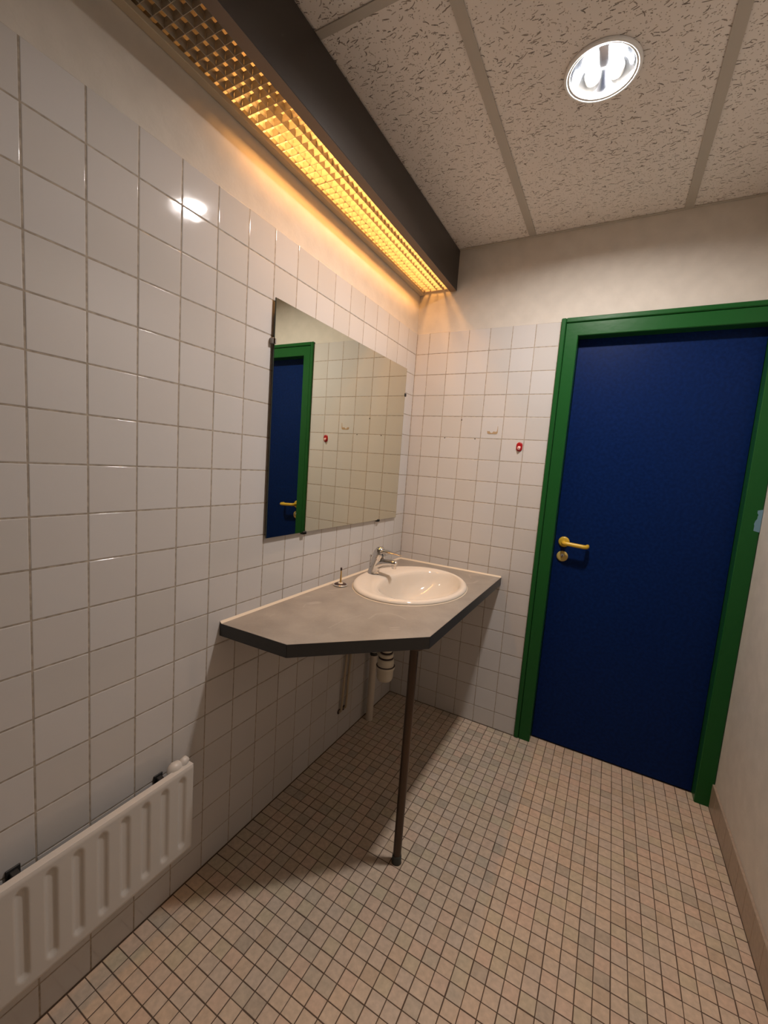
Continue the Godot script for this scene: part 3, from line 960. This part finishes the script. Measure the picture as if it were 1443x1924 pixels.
func build_plumbing() -> void:
	var tr := thing("bottle_trap", "cream plastic bottle trap hanging under the basin", "trap", Vector3(0.190, 0, 0.464))
	obj("tailpipe", tube([Vector3(0, 0.664, 0), Vector3(0, 0.47, 0)], 0.0165, 20), M.plastic_white, tr)
	obj("lock_nut", lathe([Vector2(0.017, 0.502), Vector2(0.027, 0.501), Vector2(0.0285, 0.496), Vector2(0.0285, 0.482), Vector2(0.026, 0.479), Vector2(0.017, 0.479)], 28), M.plastic_white, tr)
	obj("gasket", lathe([Vector2(0.020, 0.4785), Vector2(0.0305, 0.4785), Vector2(0.0305, 0.4725), Vector2(0.020, 0.4725)], 28), M.rubber, tr)
	obj("neck", lathe([Vector2(0.020, 0.4720), Vector2(0.033, 0.4715), Vector2(0.0345, 0.468), Vector2(0.0345, 0.4555), Vector2(0.031, 0.4535), Vector2(0.020, 0.4535)], 28), M.plastic_white, tr)
	obj("gasket", lathe([Vector2(0.020, 0.4530), Vector2(0.0355, 0.4530), Vector2(0.0355, 0.4470), Vector2(0.020, 0.4470)], 28), M.rubber, tr)
	obj("upper_body", lathe([Vector2(0.0, 0.4465), Vector2(0.036, 0.4465), Vector2(0.038, 0.442), Vector2(0.0395, 0.412), Vector2(0.0395, 0.404), Vector2(0.0, 0.404)], 32), M.plastic_white, tr)
	obj("gasket", lathe([Vector2(0.038, 0.4115), Vector2(0.0438, 0.4115), Vector2(0.0446, 0.4095), Vector2(0.038, 0.4080)], 28), M.rubber, tr)
	obj("cup", lathe([Vector2(0.0392, 0.4015), Vector2(0.0435, 0.409), Vector2(0.0450, 0.406), Vector2(0.0440, 0.396), Vector2(0.0395, 0.392), Vector2(0.0385, 0.352), Vector2(0.0350, 0.342), Vector2(0.0300, 0.3365), Vector2(0.0, 0.335)], 32), M.plastic_white, tr)
	obj("outlet", tube(bent([Vector3(-0.03, 0.43, -0.02), Vector3(-0.075, 0.43, -0.075), Vector3(-0.1285, 0.43, -0.1295)], 0.02), 0.0165, 20), M.plastic_white, tr)
	# waste pipe to the floor
	var wp := thing("waste_pipe", "fat cream waste pipe standing on the floor below the basin", "pipe", Vector3(0.042, 0, 0.313))
	obj("pipe", tube([Vector3(0, 0.0, 0), Vector3(0, 0.47, 0)], 0.0185, 24), M.pipe_paint, wp)
	obj("socket", lathe([Vector2(0.0187, 0.40), Vector2(0.0225, 0.401), Vector2(0.0225, 0.455), Vector2(0.0187, 0.456)], 24), M.pipe_paint, wp)
	var cl := obj("pipe_clamp", lathe([Vector2(0.0188, 0.362), Vector2(0.0208, 0.362), Vector2(0.0208, 0.378), Vector2(0.0188, 0.378)], 24), M.clip_dark, wp)
	obj("clamp_stem", tube([Vector3(-0.02, 0.37, 0), Vector3(-0.042, 0.37, 0)], 0.004, 10), M.clip_dark, cl)
	# two thin supply pipes out of the wall
	var lab := ["thin tarnished supply pipe on the tiled wall, next to the fat waste pipe", "thin tarnished supply pipe on the tiled wall, farther from the fat waste pipe"]
	for i in 2:
		var zb: float = [0.511, 0.551][i]
		var zt: float = [0.480, 0.514][i]
		var p := thing("supply_pipe", lab[i], "pipe", Vector3(0, 0.15, zb))
		obj("pipe", tube(bent([Vector3(-0.002, 0, 0), Vector3(0.014, 0.004, 0), Vector3(0.015, 0.30, zt - zb + 0.018), Vector3(0.016, 0.50, zt - zb), Vector3(0.060, 0.565, [0.440, 0.462][i] - zb), Vector3(0.070, 0.618, [0.446, 0.458][i] - zb)], 0.012), 0.0058, 14), M.pipe_old, p)
		var ro := obj("wall_rosette", lathe([Vector2(0.0058, 0.004), Vector2(0.011, 0.003), Vector2(0.0125, 0.0005), Vector2(0.0125, 0.0)], 20), M.rubber, p)
		ro.transform = Transform3D(Basis(Vector3(0, 0, 1), -PI / 2), Vector3(0.0004, 0, 0))

func build_mirror() -> void:
	var m := thing("wall_mirror", "large frameless rectangular mirror clipped to the tiled wall above the counter", "mirror", Vector3(0, 1.07, 0.61))
	var off := -m.position
	var z0 := 0.122
	var z1 := 1.100
	var y0 := 1.070
	var y1 := 1.860
	var xf := 0.0125
	obj("glass", box_mesh(Vector3(xf - 0.0048, y0, z0) + off, Vector3(xf - 0.0005, y1, z1) + off, 0.0004), M.glass_edge, m)
	var st := new_st()
	quad(st, Vector3(xf, y0 + 0.0008, z0 + 0.0008) + off, Vector3(xf, y1 - 0.0008, z0 + 0.0008) + off, Vector3(xf, y1 - 0.0008, z1 - 0.0008) + off, Vector3(xf, y0 + 0.0008, z1 - 0.0008) + off, Vector3(1, 0, 0))
	obj("mirror_face", done(st), M.mirror, m)
	var spots := [[1.724, 1.100, 0], [1.725, 0.122, 1], [1.070, 0.897, 2], [1.070, 0.316, 2]]
	for q: Array in spots:
		var y: float = q[0]
		var z: float = q[1]
		var cs := new_st()
		if q[2] == 0:
			add_box(cs, Vector3(0.0002, y - 0.009, z - 0.001) + off, Vector3(0.0155, y + 0.009, z + 0.010) + off, 0.001)
			add_box(cs, Vector3(0.0131, y - 0.009, z - 0.006) + off, Vector3(0.0155, y + 0.009, z + 0.009) + off, 0.001)
		elif q[2] == 1:
			add_box(cs, Vector3(0.0002, y - 0.008, z - 0.009) + off, Vector3(0.0155, y + 0.008, z + 0.001) + off, 0.001)
			add_box(cs, Vector3(0.0131, y - 0.008, z - 0.008) + off, Vector3(0.0155, y + 0.008, z + 0.005) + off, 0.001)
		else:
			add_box(cs, Vector3(0.0002, y - 0.008, z - 0.010) + off, Vector3(0.0155, y - 0.0002, z + 0.010) + off, 0.001)
			add_box(cs, Vector3(0.0131, y - 0.008, z - 0.010) + off, Vector3(0.0155, y + 0.004, z + 0.010) + off, 0.001)
		obj("clip", done(cs), M.clip if q[2] == 0 else M.clip_dark, m)

# ------------------------------------------------------------------ radiator
func build_radiator() -> void:
	var r := thing("panel_radiator", "low white fluted panel radiator on the tiled wall", "radiator", Vector3(0.06, 0.19, 1.76))
	var off := -r.position
	var z0 := 1.410
	var z1 := 2.130
	var ya := 0.190
	var yb := 0.456
	var xf := 0.070
	var xb := 0.048
	# pressed front: profile depth on a grid of z and y
	var st := new_st(true)
	var zs := []
	var first := 1.4465
	var pitch := 0.0525
	var z := z0
	while z < z1 - 0.0001:
		zs.append(z)
		z += 0.0035
	zs.append(z1)
	var ys := []
	for k in 45: ys.append(lerpf(ya, yb, k / 44.0))
	var depth := func(zz: float, yy: float) -> float:
		var u := fposmod(zz - first + pitch * 0.5, pitch) - pitch * 0.5
		if zz < first - pitch * 0.4 or zz > z1 - 0.02: return 0.0
		var lo := ya + 0.030
		var hi := yb - 0.024
		# rounded slot ends
		var cy := clampf(yy, lo + 0.010, hi - 0.010)
		var d := sqrt(u * u + pow(yy - cy, 2.0))
		return 0.0065 * (1.0 - smoothstep(0.005, 0.013, d))
	for i in zs.size() - 1:
		for j in ys.size() - 1:
			var p := []
			for q: Array in [[i, j], [i + 1, j], [i + 1, j + 1], [i, j + 1]]:
				var zz: float = zs[q[0]]
				var yy: float = ys[q[1]]
				var edge := minf(minf(zz - z0, z1 - zz), minf(yy - ya, yb - yy))
				var soft := 0.003 * pow(1.0 - clampf(edge / 0.004, 0.0, 1.0), 2.0)
				p.append(Vector3(xf - depth.call(zz, yy) - soft, yy, zz) + off)
			quad(st, p[0], p[1], p[2], p[3], Vector3(1, 0, 0))
	obj("front_panel", done(st), M.radiator, r)
	obj("body", box_mesh(Vector3(xb, ya + 0.001, z0 + 0.0005) + off, Vector3(xf - 0.0095, yb - 0.001, z1 - 0.0005) + off, 0.002), M.radiator, r)
	var rim := new_st()
	add_box(rim, Vector3(xb + 0.001, yb - 0.002, z0) + off, Vector3(xf - 0.0022, yb, z1) + off, 0.0008)
	add_box(rim, Vector3(xb + 0.001, ya, z0) + off, Vector3(xf - 0.0022, ya + 0.002, z1) + off, 0.0008)
	add_box(rim, Vector3(xb + 0.001, ya + 0.002, z0) + off, Vector3(xf - 0.0022, yb - 0.002, z0 + 0.002) + off, 0.0008)
	add_box(rim, Vector3(xb + 0.001, ya + 0.002, z1 - 0.002) + off, Vector3(xf - 0.0022, yb - 0.002, z1) + off, 0.0008)
	obj("rim", done(rim), M.radiator, r)
	# convector fins behind the panel
	var cf := new_st()
	for k in 34:
		var zz := z0 + 0.03 + k * 0.02
		add_box(cf, Vector3(0.030, ya + 0.02, zz) + off, Vector3(xb, yb - 0.03, zz + 0.0012) + off)
	add_box(cf, Vector3(0.0292, ya + 0.02, z0 + 0.025) + off, Vector3(0.0302, yb - 0.03, z1 - 0.025) + off)
	var fins := obj("convector", done(cf), M.radiator, r)
	fins.set_meta("kind", "stuff")
	# air vent elbow at the top corner
	var vent := obj("air_vent", tube([Vector3(0.040, yb - 0.010, z0 + 0.060) + off, Vector3(0.040, yb - 0.004, z0 + 0.052) + off, Vector3(0.040, yb - 0.001, z0 + 0.042) + off, Vector3(0.040, yb - 0.001, z0 + 0.030) + off, Vector3(0.040, yb - 0.004, z0 + 0.022) + off], [0.006, 0.0145, 0.0175, 0.0155, 0.010], 22), M.radiator, r)
	obj("cap", tube([Vector3(0.044, yb - 0.004, z0 + 0.026) + off, Vector3(0.044, yb + 0.004, z0 + 0.018) + off, Vector3(0.044, yb + 0.006, z0 + 0.008) + off, Vector3(0.044, yb + 0.003, z0 + 0.001) + off], [0.008, 0.0125, 0.0115, 0.005], 20), M.radiator, vent)
	obj("plug", tube([Vector3(0.056, yb - 0.032, z0 + 0.001) + off, Vector3(0.056, yb - 0.032, z0 - 0.004) + off], 0.0055, 14), M.radiator, r)
	# steel wall brackets
	for zz: float in [1.462, 1.790, 2.05]:
		var b := new_st()
		add_box(b, Vector3(0.0003, ya - 0.040, zz) + off, Vector3(0.004, yb - 0.02, zz + 0.026) + off, 0.0008)
		add_box(b, Vector3(0.004, ya - 0.022, zz + 0.004) + off, Vector3(0.050, ya - 0.0008, zz + 0.022) + off, 0.0015)
		add_box(b, Vector3(0.004, yb - 0.050, zz + 0.006) + off, Vector3(0.029, yb - 0.026, zz + 0.020) + off, 0.001)
		obj("bracket", done(b), M.clip_dark, r)

# ------------------------------------------------------------------ small things
func build_small_things() -> void:
	# sink stopper left on the counter
	var s := thing("basin_stopper", "old basin stopper with brass pin and dark rubber disc on the counter", "stopper", Vector3(0.050, COUNTER_Y, 0.681))
	obj("metal_rim", lathe([Vector2(0.0, 0.0008), Vector2(0.0295, 0.0008), Vector2(0.031, 0.003), Vector2(0.0305, 0.0062), Vector2(0.028, 0.0072), Vector2(0.0265, 0.0058)], 36), M.chrome_ring, s)
	obj("rubber_disc", lathe([Vector2(0.0265, 0.0055), Vector2(0.0255, 0.0075), Vector2(0.018, 0.0088), Vector2(0.0, 0.009)], 36), M.rubber, s)
	obj("collar", lathe([Vector2(0.0108, 0.0085), Vector2(0.0108, 0.0115), Vector2(0.007, 0.0135), Vector2(0.0, 0.0135)], 24), M.silicone, s)
	var pin := obj("pin", tube([Vector3(0, 0.012, 0), Vector3(0, 0.030, 0), Vector3(0, 0.072, 0)], [0.0044, 0.0036, 0.0028], 14), M.brass, s)
	obj("tip", lathe([Vector2(0.0028, 0.066), Vector2(0.0042, 0.0705), Vector2(0.0044, 0.0765), Vector2(0.0025, 0.0795), Vector2(0.0, 0.08)], 14), M.rubber, pin)
	# red towel hook
	var h := thing("towel_hook", "small red oval stick-on hook with pale tip on the back tiles", "hook", Vector3(0.605, 1.487, 0.0005))
	var st := new_st(true)
	var rings := []
	for q: Array in [[0.0150, 0.0], [0.0150, 0.003], [0.0138, 0.0048], [0.010, 0.0056]]:
		var ring := PackedVector3Array()
		for k in 40:
			var t := TAU * k / 40
			ring.append(Vector3(cos(t) * q[0], sin(t) * q[0] + (0.0075 if sin(t) >= 0 else -0.0075), q[1]))
		rings.append(ring)
	add_loft(st, rings, true, true)
	obj("plate", done(st), M.red, h)
	var tip := obj("hook_arm", tube([Vector3(0, 0.000, 0.004), Vector3(0, -0.004, 0.010), Vector3(0, -0.010, 0.013), Vector3(0, -0.0155, 0.012)], [0.0070, 0.0078, 0.0072, 0.0040], 20, 0.6), M.pale_red, h)
	obj("slot", box_mesh(Vector3(-0.0016, -0.0135, 0.0165), Vector3(0.0016, -0.0045, 0.0182), 0.0005), M.red, tip)
	# tan glue left behind on a tile
	var gl := new_st()
	var poly := PackedVector2Array([Vector2(0.436, 1.561), Vector2(0.443, 1.5585), Vector2(0.448, 1.5605), Vector2(0.4535, 1.553), Vector2(0.459, 1.5505), Vector2(0.4635, 1.5525), Vector2(0.470, 1.5595), Vector2(0.477, 1.5570), Vector2(0.4855, 1.5585), Vector2(0.4872, 1.570), Vector2(0.4886, 1.585), Vector2(0.4898, 1.585), Vector2(0.4905, 1.553), Vector2(0.4865, 1.5465), Vector2(0.4760, 1.5450), Vector2(0.4630, 1.5462), Vector2(0.450, 1.5452), Vector2(0.4385, 1.5475)])
	var c := Vector3(0.463, 1.5535, 0.0)
	add_prism(gl, poly, func(p: Vector2, d: float) -> Vector3: return Vector3(p.x, p.y, d) - c, 0.0002, 0.0012)
	var go := obj("glue_residue", done(gl), M.glue, self)
	go.position = c
	tag(go, "tan smear of dried glue on a tile beside the red hook", "glue")
